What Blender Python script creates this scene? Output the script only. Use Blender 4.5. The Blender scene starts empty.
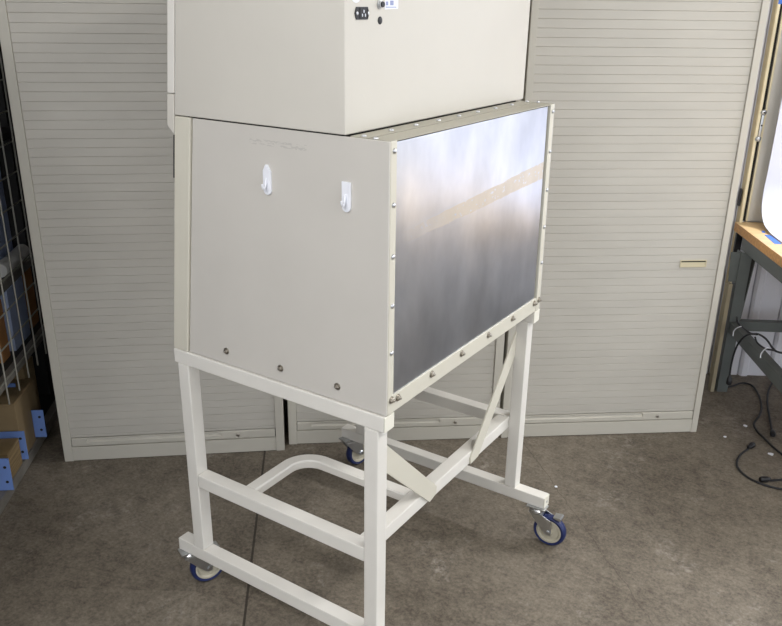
import bpy, bmesh, math, random
from mathutils import Vector, Matrix
random.seed(7)
sc = bpy.context.scene
COL = sc.collection
V = Vector

# ------------------------------------------------------------------ helpers
def link(o, parent=None):
    COL.objects.link(o)
    if parent is not None:
        o.parent = parent
    return o

def obj(name, bm, mat, parent=None, smooth=False):
    me = bpy.data.meshes.new(name)
    bmesh.ops.recalc_face_normals(bm, faces=bm.faces[:])
    bm.to_mesh(me); bm.free()
    mats = mat if isinstance(mat, (list, tuple)) else [mat]
    for m in mats:
        me.materials.append(m)
    if smooth:
        me.polygons.foreach_set('use_smooth', [True] * len(me.polygons))
        me.set_sharp_from_angle(angle=math.radians(35))
    o = bpy.data.objects.new(name, me)
    return link(o, parent)

def tag(o, label, cat, group=None, kind=None):
    o['label'] = label; o['category'] = cat
    if group: o['group'] = group
    if kind: o['kind'] = kind
    return o

def thing(name, label, cat, loc=(0, 0, 0), rot=None, group=None):
    o = bpy.data.objects.new(name, None)
    o.empty_display_size = 0.05
    o.location = loc
    if rot is not None:
        o.rotation_euler = (0, 0, rot)
    link(o)
    return tag(o, label, cat, group)

def struct(o):
    o['kind'] = 'structure'
    return o

def add_box(bm, x0, x1, y0, y1, z0, z1, bev=0.0, seg=2, M=None, mi=0):
    vs = [bm.verts.new((x, y, z)) for x in (x0, x1) for y in (y0, y1) for z in (z0, z1)]
    idx = [(0, 1, 3, 2), (4, 6, 7, 5), (0, 4, 5, 1), (2, 3, 7, 6), (0, 2, 6, 4), (1, 5, 7, 3)]
    fs = [bm.faces.new([vs[i] for i in f]) for f in idx]
    for f in fs: f.material_index = mi
    if bev > 0:
        es = list({e for f in fs for e in f.edges})
        r = bmesh.ops.bevel(bm, geom=es, offset=bev, segments=seg, affect='EDGES', profile=0.6)
        vs = list({v for f in r['faces'] for v in f.verts} | {v for v in vs if v.is_valid})
        for f in r['faces']: f.material_index = mi
    if M is not None:
        allv = {v for v in vs if v.is_valid}
        for f in list(bm.faces):
            pass
        bmesh.ops.transform(bm, matrix=M, verts=list(allv))
    return vs

def box(x0, x1, y0, y1, z0, z1, bev=0.0, seg=2):
    bm = bmesh.new(); add_box(bm, x0, x1, y0, y1, z0, z1, bev, seg); return bm

def add_prism(bm, pts, vec, bev=0.0, seg=2):
    """closed polygon of 3-D points swept by vec"""
    a = [bm.verts.new(p) for p in pts]
    b = [bm.verts.new(V(p) + V(vec)) for p in pts]
    fs = [bm.faces.new(a), bm.faces.new(b[::-1])]
    n = len(pts)
    for i in range(n):
        fs.append(bm.faces.new((a[i], b[i], b[(i + 1) % n], a[(i + 1) % n])))
    bmesh.ops.recalc_face_normals(bm, faces=fs)
    if bev > 0:
        es = list({e for f in fs for e in f.edges})
        bmesh.ops.bevel(bm, geom=es, offset=bev, segments=seg, affect='EDGES', profile=0.6)

def prism(pts, vec, bev=0.0, seg=2):
    bm = bmesh.new(); add_prism(bm, pts, vec, bev, seg); return bm

def add_lathe(bm, prof, M=None, n=32, closed=False, caps=True):
    """prof: (radius, height) list, revolved about local Z"""
    rings = []
    for r, h in prof:
        ring = []
        for k in range(n):
            a = 2 * math.pi * k / n
            p = V((r * math.cos(a), r * math.sin(a), h))
            ring.append(bm.verts.new(M @ p if M is not None else p))
        rings.append(ring)
    m = len(rings)
    for i in range(m if closed else m - 1):
        A, B = rings[i], rings[(i + 1) % m]
        for k in range(n):
            bm.faces.new((A[k], A[(k + 1) % n], B[(k + 1) % n], B[k]))
    if caps and not closed:
        bm.faces.new(rings[0][::-1]); bm.faces.new(rings[-1])

def axis_mat(p, d):
    q = V(d).normalized().to_track_quat('Z', 'Y')
    return Matrix.Translation(V(p)) @ q.to_matrix().to_4x4()

def add_cyl(bm, p0, p1, r, n=16):
    p0, p1 = V(p0), V(p1)
    L = (p1 - p0).length
    add_lathe(bm, [(r, 0), (r, L)], axis_mat(p0, p1 - p0), n)

def spline(pts, sub=8):
    P = [V(p) for p in pts]
    out = []
    for i in range(len(P) - 1):
        p0 = P[max(i - 1, 0)]; p1 = P[i]; p2 = P[i + 1]; p3 = P[min(i + 2, len(P) - 1)]
        for k in range(sub):
            t = k / sub
            out.append(0.5 * ((2 * p1) + (p2 - p0) * t + (2 * p0 - 5 * p1 + 4 * p2 - p3) * t * t + (3 * p1 - p0 - 3 * p2 + p3) * t ** 3))
    out.append(P[-1])
    return out

def add_tube(bm, pts, r, n=10):
    prev = None; first = None
    up = V((0.13, 0.21, 0.97))
    for i, p in enumerate(pts):
        t = (pts[min(i + 1, len(pts) - 1)] - pts[max(i - 1, 0)]).normalized()
        a = t.cross(up)
        if a.length < 1e-3: a = t.cross(V((1, 0, 0)))
        a.normalize(); b = t.cross(a)
        ring = [bm.verts.new(p + (a * math.cos(2 * math.pi * k / n) + b * math.sin(2 * math.pi * k / n)) * r) for k in range(n)]
        if prev:
            for k in range(n):
                bm.faces.new((prev[k], prev[(k + 1) % n], ring[(k + 1) % n], ring[k]))
        else: first = ring
        prev = ring
    bm.faces.new(first[::-1]); bm.faces.new(prev)

def sweep_rect(path, w, h):
    """rectangular bar along a path lying in a horizontal plane"""
    bm = bmesh.new(); prev = None; first = None
    for i, p in enumerate(path):
        t = (path[min(i + 1, len(path) - 1)] - path[max(i - 1, 0)]).normalized()
        s = V((t.y, -t.x, 0)).normalized()
        c = 0.004
        pr = [(-w/2 + c, -h/2), (w/2 - c, -h/2), (w/2, -h/2 + c), (w/2, h/2 - c), (w/2 - c, h/2), (-w/2 + c, h/2), (-w/2, h/2 - c), (-w/2, -h/2 + c)]
        ring = [bm.verts.new(p + s * a + V((0, 0, b))) for a, b in pr]
        if prev:
            for k in range(8):
                bm.faces.new((prev[k], prev[(k + 1) % 8], ring[(k + 1) % 8], ring[k]))
        else: first = ring
        prev = ring
    bm.faces.new(first[::-1]); bm.faces.new(prev)
    return bm

# ------------------------------------------------------------------ materials
def srgb(r, g, b):
    f = lambda c: (c / 255 / 12.92) if c / 255 <= 0.04045 else ((c / 255 + 0.055) / 1.055) ** 2.4
    return (f(r), f(g), f(b), 1.0)

def mat(name, col, rough=0.5, metal=0.0, noise=0.0, nscale=6.0, bump=0.0, bscale=40.0, spec=0.5, stretch=None):
    m = bpy.data.materials.new(name); m.use_nodes = True
    nt = m.node_tree; N = nt.nodes; L = nt.links
    b = N['Principled BSDF']
    b.inputs['Base Color'].default_value = col
    b.inputs['Roughness'].default_value = rough
    b.inputs['Metallic'].default_value = metal
    b.inputs['Specular IOR Level'].default_value = spec
    tc = N.new('ShaderNodeTexCoord')
    src = tc.outputs['Object']
    if stretch:
        mp = N.new('ShaderNodeMapping'); mp.inputs['Scale'].default_value = stretch
        L.new(src, mp.inputs['Vector']); src = mp.outputs['Vector']
    if noise > 0:
        t = N.new('ShaderNodeTexNoise'); t.inputs['Scale'].default_value = nscale; t.inputs['Detail'].default_value = 6
        L.new(src, t.inputs['Vector'])
        r = N.new('ShaderNodeValToRGB')
        c = col
        r.color_ramp.elements[0].position = 0.3; r.color_ramp.elements[1].position = 0.7
        r.color_ramp.elements[0].color = (c[0] * (1 - noise), c[1] * (1 - noise), c[2] * (1 - noise), 1)
        r.color_ramp.elements[1].color = (min(1, c[0] * (1 + noise)), min(1, c[1] * (1 + noise)), min(1, c[2] * (1 + noise)), 1)
        L.new(t.outputs['Fac'], r.inputs['Fac']); L.new(r.outputs['Color'], b.inputs['Base Color'])
    if bump > 0:
        t = N.new('ShaderNodeTexNoise'); t.inputs['Scale'].default_value = bscale; t.inputs['Detail'].default_value = 4
        L.new(src, t.inputs['Vector'])
        bp = N.new('ShaderNodeBump'); bp.inputs['Strength'].default_value = bump; bp.inputs['Distance'].default_value = 0.01
        L.new(t.outputs['Fac'], bp.inputs['Height']); L.new(bp.outputs['Normal'], b.inputs['Normal'])
    return m

M = {}
M['hood'] = mat('hood_paint', srgb(209, 205, 196), 0.42, noise=0.025, nscale=3, bump=0.02, bscale=5)
M['panel'] = mat('side_panel_paint', srgb(202, 198, 191), 0.45, noise=0.03, nscale=4)
M['trim_cream'] = mat('cream_trim_paint', srgb(210, 206, 192), 0.42, noise=0.03, nscale=5)
M['frame'] = mat('white_frame_paint', srgb(224, 221, 214), 0.4, noise=0.02, nscale=12, bump=0.03, bscale=120)
M['cap'] = mat('frame_end_cap', srgb(232, 229, 216), 0.45)
M['cab'] = mat('cabinet_paint', srgb(196, 192, 181), 0.5, noise=0.03, nscale=5)
M['slat'] = mat('cabinet_shutter_plastic', srgb(194, 190, 181), 0.5, noise=0.035, nscale=4, stretch=(1, 1, 3))
M['handle'] = mat('cream_handle_plastic', srgb(200, 190, 160), 0.45)
M['gap'] = mat('dark_gap', srgb(40, 38, 35), 0.9)
M['zinc'] = mat('zinc_plated_steel', srgb(196, 198, 200), 0.28, 1.0, noise=0.1, nscale=40)
M['bolt'] = mat('dull_bolt_steel', srgb(176, 170, 160), 0.35, 1.0)
M['bolt_light'] = mat('bright_screw_steel', srgb(210, 212, 216), 0.3, 1.0)
M['tyre'] = mat('blue_polyurethane', srgb(26, 38, 84), 0.42, noise=0.08, nscale=30)
M['hub'] = mat('cream_wheel_core', srgb(182, 176, 158), 0.5, noise=0.05, nscale=30)
M['black'] = mat('black_plastic', srgb(22, 22, 26), 0.45)
M['rubber'] = mat('black_cable_rubber', srgb(24, 25, 29), 0.5)
M['white'] = mat('white_plastic', srgb(236, 238, 245), 0.35)
M['ink'] = mat('blue_grey_ink', srgb(150, 160, 200), 0.6)
M['wood'] = mat('bench_wood', srgb(190, 140, 80), 0.45, noise=0.22, nscale=9, stretch=(1, 8, 8))
M['woodtop'] = mat('bench_wood_top', srgb(218, 186, 138), 0.4, noise=0.12, nscale=9, stretch=(1, 8, 8))
M['bench_steel'] = mat('grey_green_bench_steel', srgb(88, 93, 91), 0.5, noise=0.1, nscale=8)
M['paper'] = mat('white_backdrop', srgb(206, 209, 222), 0.5)
M['tape'] = mat('blue_tape', srgb(70, 120, 215), 0.55)
M['wall'] = mat('white_metal_siding', srgb(214, 214, 220), 0.5, noise=0.04, nscale=4)
M['wall_plain'] = mat('grey_wall_paint', srgb(170, 168, 164), 0.7, noise=0.04, nscale=3)
M['ledge'] = mat('shaded_ledge_taupe', srgb(166, 162, 148), 0.5, noise=0.04, nscale=8)  # toned down: shade beside the upper body is put into the colour
M['wall_dark'] = mat('dark_infill_wall', srgb(52, 50, 48), 0.8, noise=0.06, nscale=3)  # dark colour stands in for the unlit gap beside the rack
M['ceil'] = mat('ceiling_paint', srgb(214, 212, 206), 0.8)
M['door'] = mat('door_paint', srgb(216, 213, 206), 0.5)
M['cream'] = mat('cream_door_trim', srgb(238, 226, 192), 0.5, noise=0.04, nscale=20)
M['tan'] = mat('tan_post_side', srgb(200, 184, 146), 0.6, noise=0.1, nscale=20, stretch=(6, 6, 1))
M['card'] = mat('cardboard', srgb(142, 122, 90), 0.8, noise=0.12, nscale=7)
M['cardedge'] = mat('cardboard_sheet_stack', srgb(140, 118, 82), 0.85, noise=0.35, nscale=5, stretch=(1, 1, 30))
M['blueplate'] = mat('blue_painted_plate', srgb(112, 142, 206), 0.5, noise=0.05, nscale=10)
M['rack'] = mat('worn_grey_steel', srgb(128, 124, 117), 0.5, 0.2, noise=0.25, nscale=12)
M['rackdark'] = mat('shade_dark_rack', srgb(46, 45, 44), 0.7)  # dark colour stands in for shade inside the rack
M['wire'] = mat('plated_wire', srgb(176, 174, 164), 0.4, 0.5)
M['bluegrey'] = mat('blue_grey_plastic', srgb(150, 163, 192), 0.5, noise=0.12, nscale=5, stretch=(4, 4, 1))
M['brown'] = mat('brown_board', srgb(150, 106, 62), 0.7, noise=0.15, nscale=6)
M['offwhite'] = mat('offwhite_film', srgb(226, 224, 220), 0.4, noise=0.06, nscale=10)
M['boardwood'] = mat('weathered_wood', srgb(150, 140, 116), 0.7, noise=0.12, nscale=10, stretch=(6, 6, 1))

def shutter_scuff(m):
    return m

def side_panel_mat():
    """painted side panel with a faint pencil-like scuff near the top"""
    m = M['panel']; nt = m.node_tree; N = nt.nodes; L = nt.links
    b = N['Principled BSDF']
    src = b.inputs['Base Color'].links[0].from_socket
    tc = N.new('ShaderNodeTexCoord'); sp = N.new('ShaderNodeSeparateXYZ')
    L.new(tc.outputs['Object'], sp.inputs['Vector'])
    def math_(op, a, b2=None, c=None):
        n = N.new('ShaderNodeMath'); n.operation = op
        for i, x in enumerate((a, b2, c)):
            if x is None: continue
            if isinstance(x, (int, float)): n.inputs[i].default_value = x
            else: L.new(x, n.inputs[i])
        return n.outputs[0]
    n = N.new('ShaderNodeTexNoise'); n.inputs['Scale'].default_value = 60
    mp = N.new('ShaderNodeMapping'); mp.inputs['Scale'].default_value = (1.5, 1, 5)
    L.new(tc.outputs['Object'], mp.inputs['Vector']); L.new(mp.outputs['Vector'], n.inputs['Vector'])
    dz = math_('ABSOLUTE', math_('SUBTRACT', sp.outputs['Z'], 1.526))
    dx = math_('ABSOLUTE', math_('SUBTRACT', sp.outputs['X'], 0.43))
    k = math_('MULTIPLY', math_('LESS_THAN', dz, 0.007), math_('LESS_THAN', dx, 0.09))
    k = math_('MULTIPLY', k, math_('MULTIPLY', math_('GREATER_THAN', n.outputs['Fac'], 0.52), 0.22))
    mx = N.new('ShaderNodeMixRGB'); L.new(k, mx.inputs['Fac']); L.new(src, mx.inputs['Color1'])
    mx.inputs['Color2'].default_value = srgb(120, 118, 116)
    L.new(mx.outputs['Color'], b.inputs['Base Color'])
side_panel_mat()

def metal_panel_mat():
    m = bpy.data.materials.new('brushed_aluminium_sheet'); m.use_nodes = True
    nt = m.node_tree; N = nt.nodes; L = nt.links
    b = N['Principled BSDF']
    tc = N.new('ShaderNodeTexCoord'); sp = N.new('ShaderNodeSeparateXYZ')
    L.new(tc.outputs['Object'], sp.inputs['Vector'])
    def math_(op, a, b2=None, c=None):
        n = N.new('ShaderNodeMath'); n.operation = op
        for i, x in enumerate((a, b2, c)):
            if x is None: continue
            if isinstance(x, (int, float)): n.inputs[i].default_value = x
            else: L.new(x, n.inputs[i])
        return n.outputs[0]
    def noise(scale, st, detail=4):
        mp = N.new('ShaderNodeMapping'); mp.inputs['Scale'].default_value = st
        L.new(tc.outputs['Object'], mp.inputs['Vector'])
        n = N.new('ShaderNodeTexNoise'); n.inputs['Scale'].default_value = scale; n.inputs['Detail'].default_value = detail
        L.new(mp.outputs['Vector'], n.inputs['Vector'])
        return n.outputs['Fac']
    # patchy metal tone
    r = N.new('ShaderNodeValToRGB'); r.color_ramp.elements[0].position = 0.3; r.color_ramp.elements[1].position = 0.72
    r.color_ramp.elements[0].color = srgb(188, 193, 203); r.color_ramp.elements[1].color = srgb(216, 220, 229)
    L.new(noise(9, (1, 1, 0.6), 6), r.inputs['Fac'])
    # tan band in the sheet colour: rises gently, fades out towards the near end
    y = sp.outputs['Y']; z = sp.outputs['Z']
    wob = math_('MULTIPLY', math_('SUBTRACT', noise(14, (1, 1, 1), 5), 0.5), 0.012)
    zc = math_('ADD', math_('MULTIPLY_ADD', y, 0.042, 1.328), wob)
    hw = math_('MULTIPLY_ADD', y, 0.014, 0.014)
    d = math_('ABSOLUTE', math_('SUBTRACT', z, zc))
    k = math_('LESS_THAN', d, hw)
    worn = math_('GREATER_THAN', noise(70, (1, 1, 1.5), 6), 0.38)  # random breaks in the band
    fade = N.new('ShaderNodeMapRange'); fade.inputs['From Min'].default_value = 0.06; fade.inputs['From Max'].default_value = 0.30
    L.new(y, fade.inputs['Value'])
    k = math_('MULTIPLY', math_('MULTIPLY', k, worn), math_('MULTIPLY', fade.outputs['Result'], 0.5))
    mx = N.new('ShaderNodeMixRGB'); L.new(k, mx.inputs['Fac']); L.new(r.outputs['Color'], mx.inputs['Color1'])
    mx.inputs['Color2'].default_value = srgb(214, 194, 156)
    L.new(mx.outputs['Color'], b.inputs['Base Color'])
    L.new(math_('SUBTRACT', 1.0, math_('MULTIPLY', k, 0.7)), b.inputs['Metallic'])
    rr = math_('ADD', math_('MULTIPLY', noise(7, (1, 1, 0.5), 6), 0.16), math_('MULTIPLY_ADD', k, 0.3, 0.24))
    L.new(rr, b.inputs['Roughness'])
    b.inputs['Anisotropic'].default_value = 0.0
    # gentle oil-canning of the thin sheet
    h = math_('ADD', math_('MULTIPLY', noise(2.6, (1, 1.4, 0.3), 0), 1.0), 0.0)
    bp = N.new('ShaderNodeBump'); bp.inputs['Strength'].default_value = 0.35; bp.inputs['Distance'].default_value = 0.03
    L.new(h, bp.inputs['Height']); L.new(bp.outputs['Normal'], b.inputs['Normal'])
    return m
M['sheet'] = metal_panel_mat()

def floor_mat():
    m = bpy.data.materials.new('worn_concrete'); m.use_nodes = True
    nt = m.node_tree; N = nt.nodes; L = nt.links
    b = N['Principled BSDF']
    tc = N.new('ShaderNodeTexCoord'); sp = N.new('ShaderNodeSeparateXYZ')
    L.new(tc.outputs['Object'], sp.inputs['Vector'])
    def math_(op, a, b2=None, c=None):
        n = N.new('ShaderNodeMath'); n.operation = op
        for i, x in enumerate((a, b2, c)):
            if x is None: continue
            if isinstance(x, (int, float)): n.inputs[i].default_value = x
            else: L.new(x, n.inputs[i])
        return n.outputs[0]
    def noise(scale, detail=8, rough=0.6, st=(1, 1, 1)):
        mp = N.new('ShaderNodeMapping'); mp.inputs['Scale'].default_value = st
        L.new(tc.outputs['Object'], mp.inputs['Vector'])
        n = N.new('ShaderNodeTexNoise'); n.inputs['Scale'].default_value = scale; n.inputs['Detail'].default_value = detail
        n.inputs['Roughness'].default_value = rough
        L.new(mp.outputs['Vector'], n.inputs['Vector'])
        return n.outputs['Fac']
    def ramp(fac, p0, c0, p1, c1):
        r = N.new('ShaderNodeValToRGB'); e = r.color_ramp.elements
        e[0].position = p0; e[0].color = c0; e[1].position = p1; e[1].color = c1
        L.new(fac, r.inputs['Fac']); return r.outputs['Color']
    def mix(fac, a, c, mode='MIX'):
        x = N.new('ShaderNodeMixRGB'); x.blend_type = mode
        if isinstance(fac, (int, float)): x.inputs['Fac'].default_value = fac
        else: L.new(fac, x.inputs['Fac'])
        L.new(a, x.inputs['Color1'])
        if isinstance(c, tuple): x.inputs['Color2'].default_value = c
        else: L.new(c, x.inputs['Color2'])
        return x.outputs['Color']
    base = ramp(noise(2.3, 10, 0.62), 0.38, srgb(68, 60, 50), 0.62, srgb(128, 120, 107))
    base = mix(0.5, base, ramp(noise(17, 10, 0.78), 0.38, srgb(54, 47, 39), 0.62, srgb(146, 136, 122)))
    base = mix(0.42, base, ramp(noise(75, 8, 0.8), 0.38, srgb(56, 49, 41), 0.66, srgb(152, 142, 127)))
    # whitish scuffs
    s1 = N.new('ShaderNodeMapRange'); s1.inputs['From Min'].default_value = 0.54; s1.inputs['From Max'].default_value = 0.70
    L.new(noise(3.1, 9, 0.7, (1.2, 0.8, 1)), s1.inputs['Value'])
    s2 = N.new('ShaderNodeMapRange'); s2.inputs['From Min'].default_value = 0.48; s2.inputs['From Max'].default_value = 0.66
    L.new(noise(28, 6, 0.75), s2.inputs['Value'])
    base = mix(math_('MULTIPLY', math_('MULTIPLY', s1.outputs['Result'], s2.outputs['Result']), 0.75), base, srgb(186, 180, 170))
    # dark spots
    d1 = N.new('ShaderNodeMapRange'); d1.inputs['From Min'].default_value = 0.64; d1.inputs['From Max'].default_value = 0.74
    L.new(noise(6.5, 8, 0.7, (0.9, 1.2, 1.0)), d1.inputs['Value'])
    base = mix(math_('MULTIPLY', d1.outputs['Result'], 0.45), base, srgb(70, 62, 54))
    # saw-cut joint and a hairline crack
    def line(px, py, dx, dy, w, wob=0.0):
        l = math.hypot(dx, dy); nx, ny = -dy / l, dx / l
        v = math_('ADD', math_('MULTIPLY', math_('SUBTRACT', sp.outputs['X'], px), nx), math_('MULTIPLY', math_('SUBTRACT', sp.outputs['Y'], py), ny))
        if wob: v = math_('ADD', v, math_('MULTIPLY', math_('SUBTRACT', noise(7, 5, 0.7), 0.5), wob))
        return math_('LESS_THAN', math_('ABSOLUTE', v), w)
    j = line(-0.185, 0.514, 0.638, -0.809, 0.0042)
    base = mix(math_('MULTIPLY', j, 0.85), base, srgb(44, 38, 33))
    c = line(0.983, 1.045, 0.693, -0.681, 0.0016, 0.05)
    base = mix(math_('MULTIPLY', c, 0.5), base, srgb(66, 58, 50))
    L.new(base, b.inputs['Base Color'])
    b.inputs['Roughness'].default_value = 0.62
    b.inputs['Specular IOR Level'].default_value = 0.35
    bp = N.new('ShaderNodeBump'); bp.inputs['Strength'].default_value = 0.25; bp.inputs['Distance'].default_value = 0.004
    L.new(math_('SUBTRACT', noise(60, 6, 0.7), math_('MULTIPLY', j, 1.5)), bp.inputs['Height']); L.new(bp.outputs['Normal'], b.inputs['Normal'])
    return m
M['floor'] = floor_mat()

# ------------------------------------------------------------------ camera
F, PT, RO, YW = 802.754526, 0.369295408, 0.0139503351, 0.580005103
CP = V((1.72227929, -1.46091366, 1.84655176))
fw = V((-math.sin(YW) * math.cos(PT), math.cos(YW) * math.cos(PT), -math.sin(PT)))
rt = V((math.cos(YW), math.sin(YW), 0)); up = rt.cross(fw)
r2 = rt * math.cos(RO) + up * math.sin(RO); u2 = up * math.cos(RO) - rt * math.sin(RO)
cd = bpy.data.cameras.new('camera'); cam = bpy.data.objects.new('camera', cd); COL.objects.link(cam)
cd.sensor_width = 36; cd.sensor_fit = 'HORIZONTAL'; cd.lens = F * 36 / 782; cd.clip_start = 0.05
mw = Matrix((r2, u2, -fw)).transposed().to_4x4(); mw.translation = CP
cam.matrix_world = mw
sc.camera = cam

# ------------------------------------------------------------------ room
# the long wall behind the cabinets
W0 = V((1.08, 2.81, 0)); dW = V((0.866, 0.5, 0)); nW = V((0.5, -0.866, 0)); UP = V((0, 0, 1))
def wp(s, n, z): return W0 + dW * s + nW * n + UP * z
CEIL = 3.2
fl = obj('floor', box(-2.6, 5.5, -4.5, 5.6, -0.12, 0.0), M['floor']); struct(fl)
bm = bmesh.new()
prof = []
s = -3.6
while s < 3.2:
    prof += [(s, 0.0), (s + 0.098, 0.0), (s + 0.099, -0.014), (s + 0.104, -0.014), (s + 0.105, 0.0), (s + 0.117, 0.014), (s + 0.143, 0.014)]
    s += 0.155
prof.append((s, 0.0))
lo = [bm.verts.new(wp(a, b, 0)) for a, b in prof]; hi = [bm.verts.new(wp(a, b, CEIL)) for a, b in prof]
lb = [bm.verts.new(wp(a, -0.08, 0)) for a in (prof[0][0], prof[-1][0])]; hb = [bm.verts.new(wp(a, -0.08, CEIL)) for a in (prof[0][0], prof[-1][0])]
for i in range(len(prof) - 1): bm.faces.new((lo[i], lo[i + 1], hi[i + 1], hi[i]))
bm.faces.new((lb[0], lb[1], hb[1], hb[0]))
wb = obj('wall_back', bm, M['wall']); struct(wb)

# the rack's side of the room: local axes s (away from the viewer), d (into the rack)
RA = V((-0.943307, -0.090349, 0)); dS = V((-0.634, 0.7733, 0)); dD = V((-0.7733, -0.634, 0))
def rk(s, d, z): return RA + dS * s + dD * d + UP * z
bm = prism([rk(-3.2, 0.66, 0), rk(1.75, 0.66, 0), rk(1.75, 0.66, CEIL), rk(-3.2, 0.66, CEIL)], dD * 0.1)
struct(obj('wall_left', bm, M['wall_plain']))
struct(obj('added_dark_wall', prism([rk(0.97, -0.42, 0), rk(0.97, 0.659, 0), rk(0.97, 0.659, CEIL), rk(0.97, -0.42, CEIL)], dS * 0.08), M['wall_dark']))  # added partition that keeps the gap behind the left cabinet dark
struct(obj('ceiling', box(-2.9, 5.5, -4.5, 5.6, CEIL, CEIL + 0.1), M['ceil']))

# ------------------------------------------------------------------ door at the right edge (behind the bench)
def wbox(s0, s1, n0, n1, z0=0.0, z1=2.15, bev=0.0):
    return prism([wp(s0, n0, z0), wp(s1, n0, z0), wp(s1, n0, z1), wp(s0, n0, z1)], nW * (n1 - n0), bev)
dr = struct(obj('door_1', wbox(-0.0438, 0.9, 0.0145, 0.0262, 0.853), M['door']))
obj('edge_strip', wbox(-0.0440, -0.0350, 0.0264, 0.0290, 0.853), M['cream'], dr)
obj('gap_seal', wbox(-0.0610, -0.0440, 0.0144, 0.0160, 0.853), M['gap'], dr)
bm = bmesh.new()
for a, zz in ((-0.058, 1.385), (-0.062, 1.262)):
    add_lathe(bm, [(0.012, 0), (0.014, 0.004), (0.012, 0.008), (0.006, 0.012)], axis_mat(wp(a, 0.0486, zz), nW), 20)
add_prism(bm, [wp(-0.066, 0.0495, 1.262), wp(-0.056, 0.0495, 1.262), wp(-0.052, 0.0495, 1.385), wp(-0.064, 0.0495, 1.385)], nW * 0.005, 0.001)
lt = obj('latch', bm, M['zinc'], dr, True)
for zz, n_ in ((1.385, 0.0606), (1.325, 0.0546)):
    bm = bmesh.new(); add_lathe(bm, [(0.004, 0), (0.004, 0.003)], axis_mat(wp(-0.0585, n_, zz), nW), 12)
    obj('latch_screw', bm, M['black'], lt)
struct(obj('trim_1', wbox(-0.0790, -0.0660, 0.0, 0.048, bev=0.002), M['cream']))
struct(obj('trim_2', wbox(-0.0825, -0.0792, 0.0, 0.046, bev=0.0008), M['tan']))  # thin tan strip along the left side of the cream post
hb_ = obj('door_pull', wbox(-0.095, -0.086, 0.0145, 0.034, 0.93, 1.015, 0.003), M['black'])
tag(hb_, 'short black pull screwed to the wall beside the tan door post', 'handle')
tp = obj('tape_piece', wbox(-0.078, -0.044, 0.0484, 0.0492, 1.862, 1.93), M['tape'])
tag(tp, 'blue tape stuck high on the cream door post at the right edge', 'tape')

# ------------------------------------------------------------------ fume hood
HT = 2.15
xf = lambda z: 0.125 * (z - 0.888)          # sloping front edge
Y0, Y1 = 0.006, 0.936
hood = thing('fume_hood', 'large cream sheet-metal laboratory hood with a brushed metal back panel, standing on the white frame', 'fume hood', (0.38, 0.47, 0.888))
LOWER = ('lower_body', 'side_panel', 'front_trim', 'back_flange', 'flange_gap', 'metal_back_panel', 'bottom_angle', 'top_ledge', 'seam_strip', 'seam_gap', 'ledge_gap')
def lean(y, z): return 0.016 * max(0.0, min(1.0, (z - 0.89) / 0.67)) * max(0.0, min(1.0, (y - 0.3) / 0.6))
def hp(name, bm, m, parent=None, smooth=False):
    o = obj(name, bm, m, None, smooth)
    if name in LOWER:                     # the far side of the lower box leans in slightly towards the top
        for v in o.data.vertices:
            v.co.y -= lean(v.co.y, v.co.z)
    o.data.transform(Matrix.Translation(-hood.location))
    o.parent = parent or hood
    return o
HL = hood.location.copy()
# materials with object-space marks use the hood's own frame: shift them back with a mapping
def shift_coords(m):
    nt = m.node_tree
    for n in list(nt.nodes):
        if n.type == 'TEX_COORD':
            outs = [l.to_socket for l in n.outputs['Object'].links]
            a = nt.nodes.new('ShaderNodeVectorMath'); a.operation = 'ADD'; a.inputs[1].default_value = HL
            nt.links.new(n.outputs['Object'], a.inputs[0])
            for t in outs: nt.links.new(a.outputs[0], t)
shift_coords(M['panel']); shift_coords(M['sheet'])

# lower carcass (kept just inside the skins)
ZT = 1.5645
hp('lower_body', prism([(xf(0.8885) + 0.01, Y0 + 0.006, 0.8885), (0.735, Y0 + 0.006, 0.8885), (0.735, Y0 + 0.006, ZT - 0.006), (xf(ZT) + 0.01, Y0 + 0.006, ZT - 0.006)], (0, Y1 - Y0 - 0.012, 0)), M['hood'])
for yy, sgn in ((Y0, 1), (Y1, -1)):
    a = yy; v = (0, 0.005 * sgn, 0)
    hp('side_panel', prism([(xf(0.8905) + 0.062, a, 0.8905), (0.7515, a, 0.8905), (0.7515, a, ZT - 0.001), (xf(ZT) + 0.062, a, ZT - 0.001)], v, 0.0015), M['panel'])
    a2 = yy - 0.005 * sgn
    hp('front_trim', prism([(xf(0.8885), a2, 0.8885), (xf(0.8885) + 0.058, a2, 0.8885), (xf(ZT) + 0.058, a2, ZT), (xf(ZT), a2, ZT)], (0, 0.014 * sgn, 0), 0.004, 3), M['trim_cream'])
# back: flanges, sheet, angle
hp('back_flange', box(0.737, 0.7520, Y0 + 0.0055, 0.0360, 0.8905, ZT - 0.001, 0.0015), M['trim_cream'])
hp('back_flange', box(0.737, 0.7520, 0.9055, Y1 - 0.0055, 0.8905, ZT - 0.001, 0.0015), M['trim_cream'])
hp('flange_gap', box(0.7355, 0.7400, 0.8945, 0.9050, 0.938, ZT - 0.008), M['gap'])
hp('ledge_gap', box(0.7355, 0.7440, 0.0365, 0.8940, ZT - 0.0058, ZT - 0.0032), M['gap'])
hp('metal_back_panel', box(0.7355, 0.7465, 0.0365, 0.8940, 0.9365, ZT - 0.006, 0.001), M['sheet'])['label'] = 'brushed bare metal sheet with a tan band'
hp('bottom_angle', box(0.7355, 0.7505, 0.0365, 0.9050, 0.8890, 0.9360, 0.0015), M['trim_cream'])
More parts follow.
